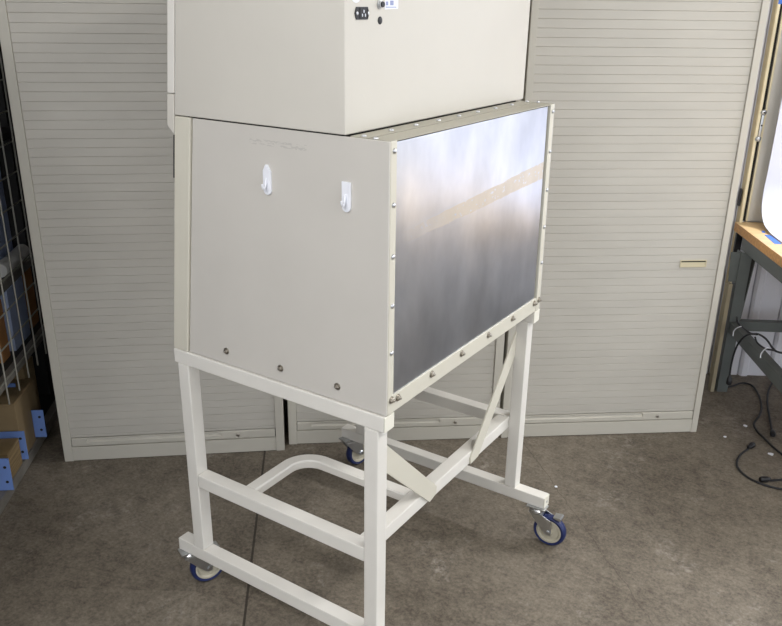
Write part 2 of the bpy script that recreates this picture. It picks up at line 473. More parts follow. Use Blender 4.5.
# top ledge behind the upper body
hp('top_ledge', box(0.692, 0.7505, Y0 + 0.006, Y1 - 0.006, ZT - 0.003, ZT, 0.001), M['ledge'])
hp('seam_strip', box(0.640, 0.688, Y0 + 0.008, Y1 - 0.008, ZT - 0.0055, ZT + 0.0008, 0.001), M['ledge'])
hp('seam_gap', box(0.6882, 0.6918, Y0 + 0.008, Y1 - 0.008, ZT - 0.0055, ZT - 0.004), M['gap'])
hp('seam_shadow_core', box(0.13, 0.622, Y0 + 0.01, Y1 - 0.02, ZT - 0.0058, 1.5670), M['gap'])  # core coloured dark as the thin shadow under the upper body
# upper body
hp('upper_body', prism([(xf(1.567), Y0 - 0.005, 1.567), (0.636, Y0 - 0.005, 1.567), (0.639, Y0 - 0.005, HT), (xf(HT), Y0 - 0.005, HT)], (0, Y1 - Y0 + 0.010, 0), 0.005, 3), M['hood'], None, True)
# front sash rails and sash
for yy, sgn in ((Y0 - 0.005, 1), (Y1 + 0.005, -1)):
    v = (0, 0.05 * sgn, 0)
    hp('sash_rail', prism([(xf(1.622) - 0.026, yy, 1.622), (xf(1.622) - 0.001, yy, 1.622), (xf(HT) - 0.001, yy, HT), (xf(HT) - 0.026, yy, HT)], v, 0.002), M['frame'])
    hp('sash_rail_foot', prism([(xf(1.539) - 0.0265, yy, 1.539), (xf(1.52) - 0.001, yy, 1.517), (xf(1.62) - 0.001, yy, 1.6195), (xf(1.62) - 0.0265, yy, 1.6195)], v, 0.002), M['hood'])
hp('sash', prism([(xf(1.39) - 0.006, 0.05, 1.39), (xf(1.39) - 0.001, 0.05, 1.39), (xf(HT) - 0.001, 0.05, HT - 0.02), (xf(HT) - 0.006, 0.05, HT - 0.02)], (0, 0.84, 0)), M['black'])['label'] = 'dark sliding sash edge'
hp('sash_edge', prism([(xf(1.40) - 0.006, Y0 - 0.002, 1.40), (xf(1.40) - 0.0008, Y0 - 0.002, 1.40), (xf(1.515) - 0.0008, Y0 - 0.002, 1.515), (xf(1.515) - 0.006, Y0 - 0.002, 1.515)], (0, 0.03, 0)), M['black'])

def bolt_mesh(name, r, h, rod, m):
    bm = bmesh.new()
    add_lathe(bm, [(r * 1.45, 0.0), (r * 1.45, 0.0012)], None, 20)
    add_lathe(bm, [(r, 0.0012), (r, h), (r * 0.86, h + 0.0006)], None, 6)
    if rod > 0:
        add_lathe(bm, [(r * 0.5, h), (r * 0.5, h + rod), (r * 0.4, h + rod + 0.0008)], None, 12)
    bmesh.ops.recalc_face_normals(bm, faces=bm.faces[:])
    me = bpy.data.meshes.new(name); bm.to_mesh(me); bm.free(); me.materials.append(m)
    return me
def dome_mesh(name, r, h, m):
    bm = bmesh.new()
    add_lathe(bm, [(r, 0), (r, h * 0.3), (r * 0.8, h * 0.75), (r * 0.4, h), (r * 0.12, h)], None, 16)
    bmesh.ops.recalc_face_normals(bm, faces=bm.faces[:])
    me = bpy.data.meshes.new(name); bm.to_mesh(me); bm.free(); me.materials.append(m)
    me.polygons.foreach_set('use_smooth', [True] * len(me.polygons))
    return me
BM_ROD = bolt_mesh('bolt', 0.0068, 0.0065, 0.004, M['bolt'])
BM_SIDE = bolt_mesh('bolt', 0.0066, 0.006, 0.003, M['bolt'])
SM = dome_mesh('screw', 0.0062, 0.005, M['bolt_light'])
def put(me, name, p, d, parent, base):
    o = bpy.data.objects.new(name, me); COL.objects.link(o)
    o.parent = parent
    p = V(p)
    if base is HL and p.z < 1.57: p.y -= lean(p.y, p.z)
    mm = axis_mat(p - base, d)
    o.location = mm.translation; o.rotation_mode = 'QUATERNION'; o.rotation_quaternion = mm.to_quaternion()
    return o
for x in (0.213, 0.411, 0.601):
    put(BM_SIDE, 'bolt', (x, Y0, 0.931), (0, -1, 0), hood, HL)
for k in range(6):
    z = 1.542 - 0.1215 * k
    if k < 5:
        put(SM, 'screw', (0.752, 0.024, z), (1, 0, 0), hood, HL)
        put(SM, 'screw', (0.752, 0.920, z), (1, 0, 0), hood, HL)
    else:
        put(BM_ROD, 'bolt', (0.752, 0.026, 0.928), (1, 0, 0), hood, HL)
        put(BM_ROD, 'bolt', (0.752, 0.921, 0.925), (1, 0, 0), hood, HL)
for k in range(6):
    put(BM_ROD, 'bolt', (0.7505, 0.058 + 0.166 * k, 0.9215), (1, 0, 0), hood, HL)
for k in range(9):
    put(SM, 'screw', (0.670, 0.025 + 0.1105 * k, ZT + 0.0008), (0, 0, 1), hood, HL)
put(SM, 'screw', (0.708, 0.016, ZT), (0, 0, 1), hood, HL)
put(SM, 'screw', (0.700, 0.924, ZT), (0, 0, 1), hood, HL)
# power inlet, plug hole, cable gland, label, round sticker on the upper back
XB = lambda z: 0.636 + 0.003 * (z - 1.567) / (HT - 1.567)
xb = XB(1.82) + 0.0003
def yz(pts, x): return [(x, a, b) for a, b in pts]
c = 0.009
pl = hp('power_inlet', prism(yz([(0.034, 1.8235), (0.0395, 1.8105), (0.0825, 1.8105), (0.088, 1.8235), (0.0825, 1.8365), (0.0395, 1.8365)], xb), (0.0022, 0, 0), 0.0006), M['black'])
pl['label'] = 'black mains socket'
bm = bmesh.new()
for q in ((0.053, 0.079, 1.8125, 1.8140), (0.053, 0.079, 1.8330, 1.8345), (0.0515, 0.053, 1.8125, 1.8345), (0.079, 0.0805, 1.8125, 1.8345)):
    add_box(bm, xb + 0.0022, xb + 0.0034, *q)
hp('socket_rim', bm, M['black'], pl)
for a, b in ((0.0605, 1.8195), (0.0715, 1.8195), (0.066, 1.8275)):
    hp('socket_pin', box(xb + 0.0022, xb + 0.0032, a - 0.0014, a + 0.0014, b - 0.0030, b + 0.0030), M['bolt_light'], pl)
for a in (0.0425, 0.0842):
    o = put(SM, 'screw', (xb + 0.0020, a, 1.8235), (1, 0, 0), pl, HL); o.scale = (0.6, 0.6, 0.3)
bm = bmesh.new(); add_lathe(bm, [(0.0085, 0), (0.0085, 0.0010), (0.007, 0.0018)], axis_mat((xb, 0.132, 1.808), (1, 0, 0)), 20)
hp('hole_plug', bm, M['black'], None, True)
bm = bmesh.new(); add_lathe(bm, [(0.0105, 0), (0.0105, 0.003), (0.0085, 0.0035), (0.0085, 0.007), (0.006, 0.008)], axis_mat((xb, 0.130, 1.842), (1, 0, 0)), 20)
gl = hp('cable_gland', bm, M['zinc'], None, True); gl['label'] = 'shiny metal gland'
bm = bmesh.new(); add_lathe(bm, [(0.0066, 0.0078), (0.0060, 0.011)], axis_mat((xb, 0.130, 1.842), (1, 0, 0)), 16)
hp('gland_core', bm, M['black'], gl)
lb_ = hp('label_plate', prism(yz([(0.151, 1.831), (0.206, 1.833), (0.206, 1.872), (0.151, 1.870)], xb), (0.0006, 0, 0)), M['white']); lb_['label'] = 'small white label with faint blue print'
bm = bmesh.new()
for k, (a, b, h) in enumerate(((0.155, 0.164, 0.008), (0.172, 0.186, 0.010))):
    add_box(bm, xb + 0.0006, xb + 0.0009, a, b, 1.8400, 1.8400 + h)
for zz in (1.8352, 1.8545, 1.860, 1.865):
    add_box(bm, xb + 0.0006, xb + 0.0009, 0.155, 0.198, zz, zz + 0.0018)
hp('label_print', bm, M['ink'], lb_)
bm = bmesh.new(); add_lathe(bm, [(0.020, 0), (0.020, 0.0006)], axis_mat((xb, 0.040, 1.8645), (1, 0, 0)), 32)
hp('round_sticker', bm, M['white'])['label'] = 'round white sticker above the socket'
# two white adhesive hooks on the near side
def hook(x, z, tall):
    bm = bmesh.new()
    w = 0.0125
    pts = []
    n = 10
    if tall:      # top tapers to a tab
        top = [(w, z + 0.022), (0.006, z + 0.033), (0.004, z + 0.038), (-0.004, z + 0.038), (-0.007, z + 0.032), (-w, z + 0.022)]
    else:
        top = [(w, z + 0.034), (-w, z + 0.034)]
    bot = [(-w * math.cos(math.pi * k / n), z - 0.024 - w * math.sin(math.pi * k / n)) for k in range(n + 1)]
    pts = top + bot
    add_prism(bm, [(x + a, Y0 - 0.0002, b) for a, b in pts], (0, -0.005, 0), 0.001)
    h = hp('adhesive_hook', bm, M['white'])
    bm = bmesh.new()
    path = spline([V((x - 0.001, Y0 - 0.006, z + 0.004)), V((x - 0.001, Y0 - 0.010, z - 0.012)), V((x - 0.002, Y0 - 0.014, z - 0.020)), V((x - 0.002, Y0 - 0.018, z - 0.015)), V((x - 0.002, Y0 - 0.019, z - 0.008))], 6)
    add_tube(bm, path, 0.0032, 10)
    hp('hook_prong', bm, M['white'], h, True)
    return h
hook(0.395, 1.436, True)['label'] = 'white adhesive hook with a tapered tab, further from the back'
hook(0.636, 1.428, False)['label'] = 'white adhesive hook with a square top, nearer the back'

# ------------------------------------------------------------------ stand
T = 0.0435
stand = thing('wheeled_stand', 'white welded square-tube frame on blue-wheeled casters carrying the cream hood', 'stand', (0.38, 0.47, 0.0))
SL = stand.location.copy()
def stp(name, bm, m, parent=None, smooth=False):
    o = obj(name, bm, m, None, smooth); o.data.transform(Matrix.Translation(-SL)); o.parent = parent or stand
    return o
YN, YF = 0.0, 0.940 - T
BV = 0.0035
for y in (YN, YF):
    r_ = stp('side_rail', box(0.0, 0.748, y, y + T, 0.8445, 0.8880, BV), M['frame'])
    stp('end_cap', box(0.7482, 0.7515, y + 0.0005, y + T - 0.0005, 0.845, 0.8875, 0.002), M['cap'], r_)
    stp('leg', box(0.013, 0.013 + T, y, y + T, 0.1898, 0.8443, BV), M['frame'])
    stp('leg', box(0.688, 0.688 + T, y, y + T, 0.1898, 0.8443, BV), M['frame'])
    f_ = stp('foot_beam', box(-0.062, 0.846, y, y + T, 0.1455, 0.1896, BV), M['frame'])
    bm = box(0.8462, 0.8495, y + 0.0005, y + T - 0.0005, 0.146, 0.189, 0.002); stp('end_cap', bm, M['cap'], f_)
    bm = bmesh.new(); add_lathe(bm, [(0.0045, 0), (0.0045, 0.0012)], axis_mat((0.8495, y + T / 2, 0.168), (1, 0, 0)), 12); stp('cap_screw', bm, M['zinc'], f_)
    stp('mid_rail', box(0.013 + T + 0.0003, 0.6877, y, y + T, 0.4285, 0.4725, BV), M['frame'])
stp('crossbar', box(0.688 - T - 0.001, 0.687, YN + T + 0.0003, YF - 0.0003, 0.4285, 0.4720, BV), M['frame'])
stp('front_crossbar', box(0.002, 0.002 + T, YN + T + 0.0003, YF - 0.0003, 0.845, 0.8875, BV), M['frame'])
stp('back_crossbar', box(0.640, 0.640 + T, YN + T + 0.0003, YF - 0.0003, 0.845, 0.8875, BV), M['frame'])
XP = 0.6873
stp('brace', prism([(XP, 0.0438, 0.800), (XP, 0.380, 0.466), (XP, 0.378, 0.440), (XP, 0.340, 0.430), (XP, 0.0438, 0.712)], (0.006, 0, 0), 0.001), M['trim_cream'])
stp('brace', prism([(XP, 0.8952, 0.805), (XP, 0.600, 0.452), (XP, 0.602, 0.430), (XP, 0.655, 0.434), (XP, 0.8952, 0.715)], (0.006, 0, 0), 0.001), M['trim_cream'])
path = [V((0.237, 0.0440, 0.4565))]
for k in range(13):
    a = math.pi - (math.pi / 2) * k / 12
    path.append(V((0.237 + 0.085 + 0.085 * math.cos(a), 0.212 + 0.085 * math.sin(a), 0.4565)))
path.append(V((0.6425, 0.297, 0.4565)))
stp('curved_bar', sweep_rect(path, 0.042, 0.030), M['frame'], None, True)

# casters: built once about the swivel axis, trailing along local +X
def make_caster():
    R_, W_ = 0.0605, 0.031
    TR = 0.054
    top = 0.1452
    c_ = bpy.data.objects.new('caster', None); c_.empty_display_size = 0.02
    link(c_, stand)
    o = obj('mount_plate', box(-0.036, 0.036, -0.0215, 0.0215, top - 0.005, top, 0.001), M['zinc'], c_)
    bm = bmesh.new(); add_lathe(bm, [(0.027, top - 0.022), (0.030, top - 0.017), (0.029, top - 0.010), (0.024, top - 0.0052)], None, 28)
    obj('swivel_race', bm, M['zinc'], c_, True)
    bm = bmesh.new()
    zc = R_
    for sg in (-1, 1):
        y0 = sg * 0.0190
        pts = [(-0.024, top - 0.021), (0.026, top - 0.021), (0.060, top - 0.036), (0.066, zc + 0.014), (TR + 0.010, zc - 0.012), (TR - 0.010, zc - 0.012), (0.006, zc + 0.028)]
        add_prism(bm, [(a, y0, b) for a, b in pts], (0, sg * 0.003, 0), 0.001)
    add_box(bm, -0.025, 0.028, -0.0215, 0.0215, top - 0.0225, top - 0.0195)
    obj('fork', bm, M['zinc'], c_)
    Ma = axis_mat((TR, 0, zc), (0, 1, 0))
    h = W_ / 2
    bm = bmesh.new()
    pr = [(R_ * 0.77, -h + 0.002), (R_ * 0.90, -h), (R_ * 0.97, -h + 0.004), (R_, -h + 0.010), (R_, h - 0.010), (R_ * 0.97, h - 0.004), (R_ * 0.90, h), (R_ * 0.77, h - 0.002)]
    add_lathe(bm, pr, Ma, 48, closed=True)
    obj('tyre', bm, M['tyre'], c_, True)
    bm = bmesh.new()
    pr = [(0.008, -h - 0.001), (0.013, -h - 0.001), (0.015, -h + 0.006), (R_ * 0.60, -h + 0.006), (R_ * 0.66, -h + 0.001), (R_ * 0.765, -h + 0.001), (R_ * 0.765, h - 0.001), (R_ * 0.66, h - 0.001), (R_ * 0.60, h - 0.006), (0.015, h - 0.006), (0.013, h + 0.001), (0.008, h + 0.001)]
    add_lathe(bm, pr, Ma, 40, closed=True)
    obj('wheel_core', bm, M['hub'], c_, True)
    bm = bmesh.new(); add_cyl(bm, (TR, -0.027, zc), (TR, 0.027, zc), 0.0048, 14)
    for sg in (-1, 1):
        add_lathe(bm, [(0.0085, 0), (0.0085, 0.006)], axis_mat((TR, sg * 0.0216, zc), (0, sg, 0)), 6)
    obj('axle_bolt', bm, M['zinc'], c_)
    bm = bmesh.new()
    add_prism(bm, [(0.066, -0.017, top - 0.018), (0.092, -0.017, top - 0.014), (0.096, -0.017, top - 0.018), (0.094, -0.017, top - 0.028), (0.070, -0.017, top - 0.023)], (0, 0.034, 0), 0.001)
    obj('brake_pedal', bm, M['zinc'], c_)
    return c_
def place_caster(c_, x, y, ang):
    c_.location = (x - SL.x, y - SL.y, 0); c_.rotation_euler = (0, 0, ang)
c0 = make_caster()
def dup_caster():
    r_ = c0.copy(); COL.objects.link(r_); r_.parent = stand
    for ch in list(c0.children):
        d = ch.copy(); COL.objects.link(d); d.parent = r_
    return r_
place_caster(c0, 0.820, 0.908, math.radians(3))
place_caster(dup_caster(), -0.032, 0.020, math.radians(66))
place_caster(dup_caster(), -0.036, 0.911, math.radians(76))
place_caster(dup_caster(), 0.822, 0.022, math.radians(40))

# ------------------------------------------------------------------ tambour cabinets
CH, CDP = 2.12, 0.45
def make_cabinet(name, W_, fwid):
    t = bpy.data.objects.new(name, None); t.empty_display_size = 0.1; link(t)
    # local: x along the front from left to right, +y into the depth, front at y = 0
    bm = bmesh.new()
    add_box(bm, 0, fwid, 0, CDP, 0, CH, 0.002)
    add_box(bm, W_ - fwid, W_, 0, CDP, 0, CH, 0.002)
    add_box(bm, fwid + .0002, W_ - fwid - .0002, 0, CDP, CH - 0.05, CH, 0.002)
    add_box(bm, fwid + .0002, W_ - fwid - .0002, CDP - 0.01, CDP, 0.066, CH - 0.0502)
    obj('carcass', bm, M['cab'], t)
    pl_ = obj('plinth', box(fwid + .0004, W_ - fwid - .0004, 0.002, CDP - 0.02, 0.002, 0.066, 0.0015), M['cab'], t)
    # shutter: slats with a V groove each
    bm = bmesh.new()
    z = 0.1095; pitch = 0.0335; x0, x1 = fwid + 0.0008, W_ - fwid - 0.0008
    prof = []
    hgt = 0.012
    while z < CH - 0.06:
        prof += [(0.0106, z), (0.0086, z + 0.0007), (0.0080, z + 0.0020), (0.0080, z + hgt - 0.0018), (0.0086, z + hgt - 0.0006)]
        z += hgt; hgt = pitch
    A = [bm.verts.new((x0, y, zz)) for y, zz in prof]; B = [bm.verts.new((x1, y, zz)) for y, zz in prof]
    for i in range(len(prof) - 1): bm.faces.new((A[i], B[i], B[i + 1], A[i + 1]))
    top_ = prof[-1][1]
    a2 = [bm.verts.new((x, 0.020, zz)) for x, zz in ((x0, 0.1095), (x1, 0.1095), (x1, top_), (x0, top_))]
    bm.faces.new(a2)
    sh = obj('shutter', bm, M['slat'], t)
    # bottom bar with its shallow finger ledge and lock
    bm = bmesh.new()
    pr = [(0.016, 0.0685), (0.006, 0.0685), (0.003, 0.0720), (0.003, 0.0880), (0.0095, 0.0920), (0.0110, 0.0985), (0.006, 0.1020), (0.006, 0.1070), (0.016, 0.1070)]
    xa, xb_ = fwid + 0.003, W_ - fwid - 0.003
    lockx = W_ - 0.198
    add_prism(bm, [(xa + 0.06, y, zz) for y, zz in pr], (lockx - 0.07 - xa - 0.06, 0, 0))
    flat = [(0.016, 0.0685), (0.006, 0.0685), (0.003, 0.0720), (0.003, 0.1040), (0.006, 0.1070), (0.016, 0.1070)]
    add_prism(bm, [(xa, y, zz) for y, zz in flat], (0.0599, 0, 0))
    add_prism(bm, [(lockx - 0.0699, y, zz) for y, zz in flat], (xb_ - lockx + 0.0699, 0, 0))
    bar = obj('bottom_bar', bm, M['cab'], t)
    bm = bmesh.new(); add_lathe(bm, [(0.0075, 0), (0.0075, 0.003), (0.006, 0.004)], axis_mat((lockx, 0.003, 0.088), (0, -1, 0)), 18)
    obj('lock', bm, M['bolt'], bar, True)
    bm = box(fwid + 0.001, W_ - fwid - 0.001, 0.017, 0.019, 0.0665, 0.1090); obj('bar_recess', bm, M['gap'], t)
    # recessed pull
    hx0, hx1, hz0, hz1 = W_ - 0.197, W_ - 0.080, 0.805, 0.837
    bm = bmesh.new(); e = 0.004
    add_box(bm, hx0, hx1, 0.0045, 0.0078, hz0, hz0 + e); add_box(bm, hx0, hx1, 0.0045, 0.0078, hz1 - e, hz1)
    add_box(bm, hx0, hx0 + e, 0.0045, 0.0078, hz0 + e, hz1 - e); add_box(bm, hx1 - e, hx1, 0.0045, 0.0078, hz0 + e, hz1 - e)
    add_prism(bm, [(hx0 + e, 0.0078, hz1 - e), (hx0 + e, 0.0074, hz0 + e), (hx0 + e, 0.0050, hz0 + e)], (hx1 - hx0 - 2 * e, 0, 0))
    hd = obj('handle', bm, M['handle'], t); hd['label'] = 'cream recessed pull'
    bm = box(hx0 + e, hx1 - e, 0.0070, 0.0079, hz1 - e - 0.006, hz1 - e); obj('handle_recess', bm, M['gap'], hd)
    return t
def cab(P, Q, label, fwid=0.036):
    P, Q = V((P[0], P[1], 0)), V((Q[0], Q[1], 0)); d = Q - P
    W_ = d.length
    t = make_cabinet('tambour_cabinet', W_, fwid)
    t.location = P; t.rotation_euler = (0, 0, math.atan2(d.y, d.x))
    tag(t, label, 'cabinet', 'slatted shutter cabinets along the wall')
    return t
dL = V((0.760, 0.650)); dR = V((0.785, 0.619))
cab((-1.055, 0.256), (-1.055 + 0.760 * 0.930, 0.256 + 0.650 * 0.930), 'pale slatted shutter cabinet beside the wire rack on the left')
cab((0.377 - dR.x * 0.945, 1.4945 - dR.y * 0.945), (0.377, 1.4945), 'pale slatted shutter cabinet in the middle, mostly hidden behind the hood stand')
cab((1.1135 - dR.x * 0.923, 2.0750 - dR.y * 0.923), (1.1135, 2.0750), 'pale slatted shutter cabinet next to the wooden workbench, its cream pull in view', 0.028)

# ------------------------------------------------------------------ workbench
E0 = V((1.013, 2.73, 0))
def ep(n, s, z): return E0 + nW * n + dW * s + UP * z     # n: towards the room, s: to the right along the wall
angW = math.atan2(dW.y, dW.x)
bench = thing('workbench', 'wooden-topped workbench with grey steel legs against the white siding wall', 'workbench', ep(0.36, 0.9, 0), angW)
bmat_ = bench.matrix_basis.copy()
def bp_(name, bm, m, parent=None, smooth=False):
    o = obj(name, bm, m, None, smooth)
    o.data.transform((Matrix.Translation(bench.location) @ Matrix.Rotation(angW, 4, 'Z')).inverted())
    o.parent = parent or bench
    return o
BL, BD = 1.35, 1.30
def ebox(n0, n1, s0, s1, z0, z1, bev=0.0):
    return prism([ep(n0, s0, z0), ep(n1, s0, z0), ep(n1, s1, z0), ep(n0, s1, z0)], UP * (z1 - z0), bev)
bp_('worktop', ebox(0.0, BD, 0.0, BL, 0.808, 0.850, 0.003), [M['wood']])
bp_('top_board', ebox(0.0005, BD - 0.0005, 0.0005, BL - 0.0005, 0.8502, 0.8512), M['woodtop'])
bp_('apron', ebox(0.08, 0.12, 0.02, BL - 0.02, 0.745, 0.8078, 0.002), M['bench_steel'])
bp_('apron', ebox(0.121, BD - 0.06, 0.004, 0.04, 0.745, 0.8078, 0.002), M['bench_steel'])
bp_('apron', ebox(BD - 0.059, BD - 0.02, 0.02, BL - 0.02, 0.745, 0.8078, 0.002), M['bench_steel'])
for n0 in (0.125, BD - 0.14):
    for s0 in (-0.012, BL - 0.075):
        bm = bmesh.new()
        add_prism(bm, [ep(n0 + 0.05, s0, 0.0), ep(n0 + 0.05, s0 + 0.052, 0.0), ep(n0 + 0.05, s0 + 0.052, 0.7445), ep(n0 + 0.05, s0, 0.7445)], nW * 0.006, 0.001)
        add_prism(bm, [ep(n0, s0, 0.0), ep(n0 + 0.0498, s0, 0.0), ep(n0 + 0.0498, s0, 0.7445), ep(n0, s0, 0.7445)], dW * 0.006, 0.001)
        lg = bp_('leg', bm, M['bench_steel'])
        if s0 < 0.5:
            bp_('gusset', prism([ep(n0 + 0.046, s0 + 0.0525, 0.40), ep(n0 + 0.046, s0 + 0.056, 0.40), ep(n0 + 0.046, s0 + 0.078, 0.7445), ep(n0 + 0.046, s0 + 0.0525, 0.7445)], nW * 0.005), M['bench_steel'], lg)
            bp_('gusset', prism([ep(n0 + 0.046, s0 - 0.0005, 0.595), ep(n0 + 0.046, s0 - 0.036, 0.595), ep(n0 + 0.046, s0 - 0.046, 0.7445), ep(n0 + 0.046, s0 - 0.0005, 0.7445)], nW * 0.005), M['bench_steel'], lg)
            bp_('slot', prism([ep(n0 + 0.0512, s0 + 0.055, 0.50), ep(n0 + 0.0512, s0 + 0.058, 0.50), ep(n0 + 0.0512, s0 + 0.073, 0.730), ep(n0 + 0.0512, s0 + 0.056, 0.730)], nW * 0.0006), M['gap'], lg)
bp_('side_stretcher', ebox(0.182, BD - 0.145, -0.006, 0.036, 0.330, 0.388, 0.002), M['bench_steel'])
bp_('rear_stretcher', ebox(0.128, 0.168, 0.0405, BL - 0.08, 0.335, 0.385, 0.002), M['bench_steel'])
bp_('leg_bracket', ebox(0.040, 0.0595, -0.002, 0.028, 0.700, 0.8075, 0.002), M['black'])

# white backdrop sweep on the bench
def sweep_sheet():
    bm = bmesh.new()
    pf = spline([V((0.118, 0, 1.98)), V((0.118, 0, 1.45)), V((0.112, 0, 1.15)), V((0.104, 0, 1.03)), V((0.118, 0, 0.945)), V((0.170, 0, 0.884)), V((0.250, 0, 0.862)), V((0.34, 0, 0.8555)), V((0.60, 0, 0.8540))], 6)
    s0, s1 = -0.014, 1.25
    th = 0.0022
    A = []; B = []
    for i, p in enumerate(pf):
        t = (pf[min(i + 1, len(pf) - 1)] - pf[max(i - 1, 0)]).normalized()
        nn = V((-t.z, 0, t.x)) * -1
        A.append((p.x, p.z)); q = p + nn * -th if False else p + V((t.z, 0, -t.x)) * -th
        B.append((q.x, q.z))
    loop = A + B[::-1]
    a = [bm.verts.new(wp(s0, n, z)) for n, z in loop]; b = [bm.verts.new(wp(s1, n, z)) for n, z in loop]
    k = len(loop)
    for i in range(k):
        bm.faces.new((a[i], a[(i + 1) % k], b[(i + 1) % k], b[i]))
    m_ = len(A)
    for i in range(m_ - 1):
        bm.faces.new((a[i], a[i + 1], a[k - 2 - i], a[k - 1 - i])); bm.faces.new((b[i], b[k - 1 - i], b[k - 2 - i], b[i + 1]))
    return bm
sw_ = obj('backdrop_sheet', sweep_sheet(), M['paper'], None, True)
tag(sw_, 'white photo backdrop sheet curving down onto the wooden bench top', 'backdrop')
def tape(pts, label):
    o = obj('tape_strip', prism([(x, y, z) for x, y, z in pts], (0, 0, 0.0009)), M['tape'])
    return tag(o, label, 'tape', 'blue tape on the bench')
tape([(x - 0.026, y - 0.015, z) for x, y, z in ((1.182, 2.640, 0.8516), (1.196, 2.640, 0.8516), (1.204, 2.606, 0.8516), (1.190, 2.606, 0.8516))], 'small scrap of blue tape at the bend of the white backdrop')
tape([(x - 0.030, y - 0.017, z) for x, y, z in ((1.210, 2.572, 0.8516), (1.236, 2.580, 0.8516), (1.306, 2.447, 0.8516), (1.278, 2.434, 0.8516))], 'longer blue tape strip along the lower edge of the white backdrop')

# beige post standing between cabinet and bench
o = obj('wooden_post', prism([(1.066, 2.545, 0.0), (1.082, 2.557, 0.0), (1.062, 2.585, 0.0), (1.046, 2.573, 0.0)], (0, 0, 0.585), 0.002), M['boardwood'])
tag(o, 'short weathered wooden post standing between the cabinet and the bench leg', 'post')

# ------------------------------------------------------------------ cables
def to_floor(x, y, z=0.0055):
    d = fw + r2 * ((x - 391) / F) - u2 * ((y - 313) / F)
    return CP + d * ((z - CP.z) / d.z)
def to_end(x, y, s):
    d = fw + r2 * ((x - 391) / F) - u2 * ((y - 313) / F)
    P0 = E0 + dW * s
    return CP + d * ((P0 - CP).dot(dW) / d.dot(dW))
def cable(pts, label, r=0.0046, plug_start=False, plug_end=False, sub=8):
    bm = bmesh.new(); P = spline(pts, sub); add_tube(bm, P, r, 10)
    o = obj('power_cable', bm, M['rubber'], None, True)
    tag(o, label, 'cable', 'black cables around the bench')
    for flag, a, b in ((plug_start, P[0], P[1]), (plug_end, P[-1], P[-2])):
        if flag:
            d = (a - b).normalized()
            bm = bmesh.new()
            add_lathe(bm, [(0.006, 0), (0.0085, 0.008), (0.012, 0.014), (0.013, 0.040), (0.010, 0.046)], axis_mat(a + V((0, 0, 0.008)), d), 12)
            obj('plug', bm, M['black'], o, True)
    return o
cable([to_floor(x, y) for x, y in ((727, 387), (733, 386), (742, 383), (752, 385.5), (759, 396), (761.5, 408), (759, 416), (754, 423.5), (757, 431), (763, 437), (772, 446), (784, 456), (800, 470))], 'black cable snaking from the bench leg across the floor to the right')
cable([to_floor(x, y) for x, y in ((748, 449), (741, 454), (737, 461), (738, 468), (746, 476), (757, 482), (770, 486.5), (784, 489.5), (800, 491))], 'black cable with a plug curling on the floor nearest the camera', plug_start=True)
cable([to_floor(x, y) for x, y in ((770, 480.5), (777, 480), (786, 479.5), (800, 481))], 'short black cable end beside the curling plug cable', plug_start=True)
cable([to_floor(x, y) for x, y in ((776, 378), (771, 385), (768, 393), (767.5, 404), (770, 420), (772, 432))], 'black cable lying under the bench stretcher with its connector toward the camera', plug_end=True)
cable([to_floor(x, y) for x, y in ((781, 378), (782, 388), (786, 398), (794, 408))], 'black cable running off to the right below the stretcher')
SS = -0.016
cable([to_end(x, y, SS) for x, y in ((736.5, 317), (738, 323), (744, 329), (751, 333.5), (758, 334), (766, 339), (773, 348.5), (778, 352), (788, 354))], 'black cable laid along the grey side stretcher')
cable([to_end(x, y, SS - 0.012) for x, y in ((755, 337), (757.5, 343), (765, 348.5), (772, 350), (776, 351))], 'short black cable loop tied close under the stretcher cable', r=0.004)
cable([to_end(x, y, SS - 0.012) for x, y in ((757, 334.5), (748, 334.5), (740, 341), (734.5, 352), (731, 366), (729.5, 377))], 'black cable hanging from the stretcher down to the floor by the bench leg', plug_end=True)
def tie(pts, label):
    bm = bmesh.new(); add_tube(bm, spline([to_end(x, y, SS - 0.022) for x, y in pts], 6), 0.0026, 8)
    o = obj('cable_tie', bm, M['white'], None, True); tag(o, label, 'cable tie', 'white ties on the bench stretcher')
tie(((741, 326.5), (737, 328), (734, 331), (733, 336)), 'white cable tie on the stretcher next to the bench leg')
tie(((768, 347.5), (764, 350), (761, 354), (760.5, 358)), 'white cable tie further along the stretcher to the right')

# paper scraps on the floor
def scrap(x, y, r, label):
    p = to_floor(x, y, 0.0)
    bm = bmesh.new()
    n = 7
    pts = [p + V((math.cos(2 * math.pi * k / n) * r * random.uniform(.7, 1.2), math.sin(2 * math.pi * k / n) * r * random.uniform(.6, 1.1), 0.0003)) for k in range(n)]
    add_prism(bm, pts, (0, 0, 0.003))
    o = obj('paper_scrap', bm, M['white']); tag(o, label, 'scrap', 'white scraps on the floor')
scrap(745, 426, 0.012, 'white scrap on the floor left of the snaking cable')
scrap(771, 454.5, 0.013, 'bright white scrap on the floor just under the snaking cable')
scrap(725, 437, 0.008, 'tiny pale scrap beside a dark spot near the right cabinet')
scrap(556, 487, 0.006, 'tiny white scrap on the floor behind the right caster')

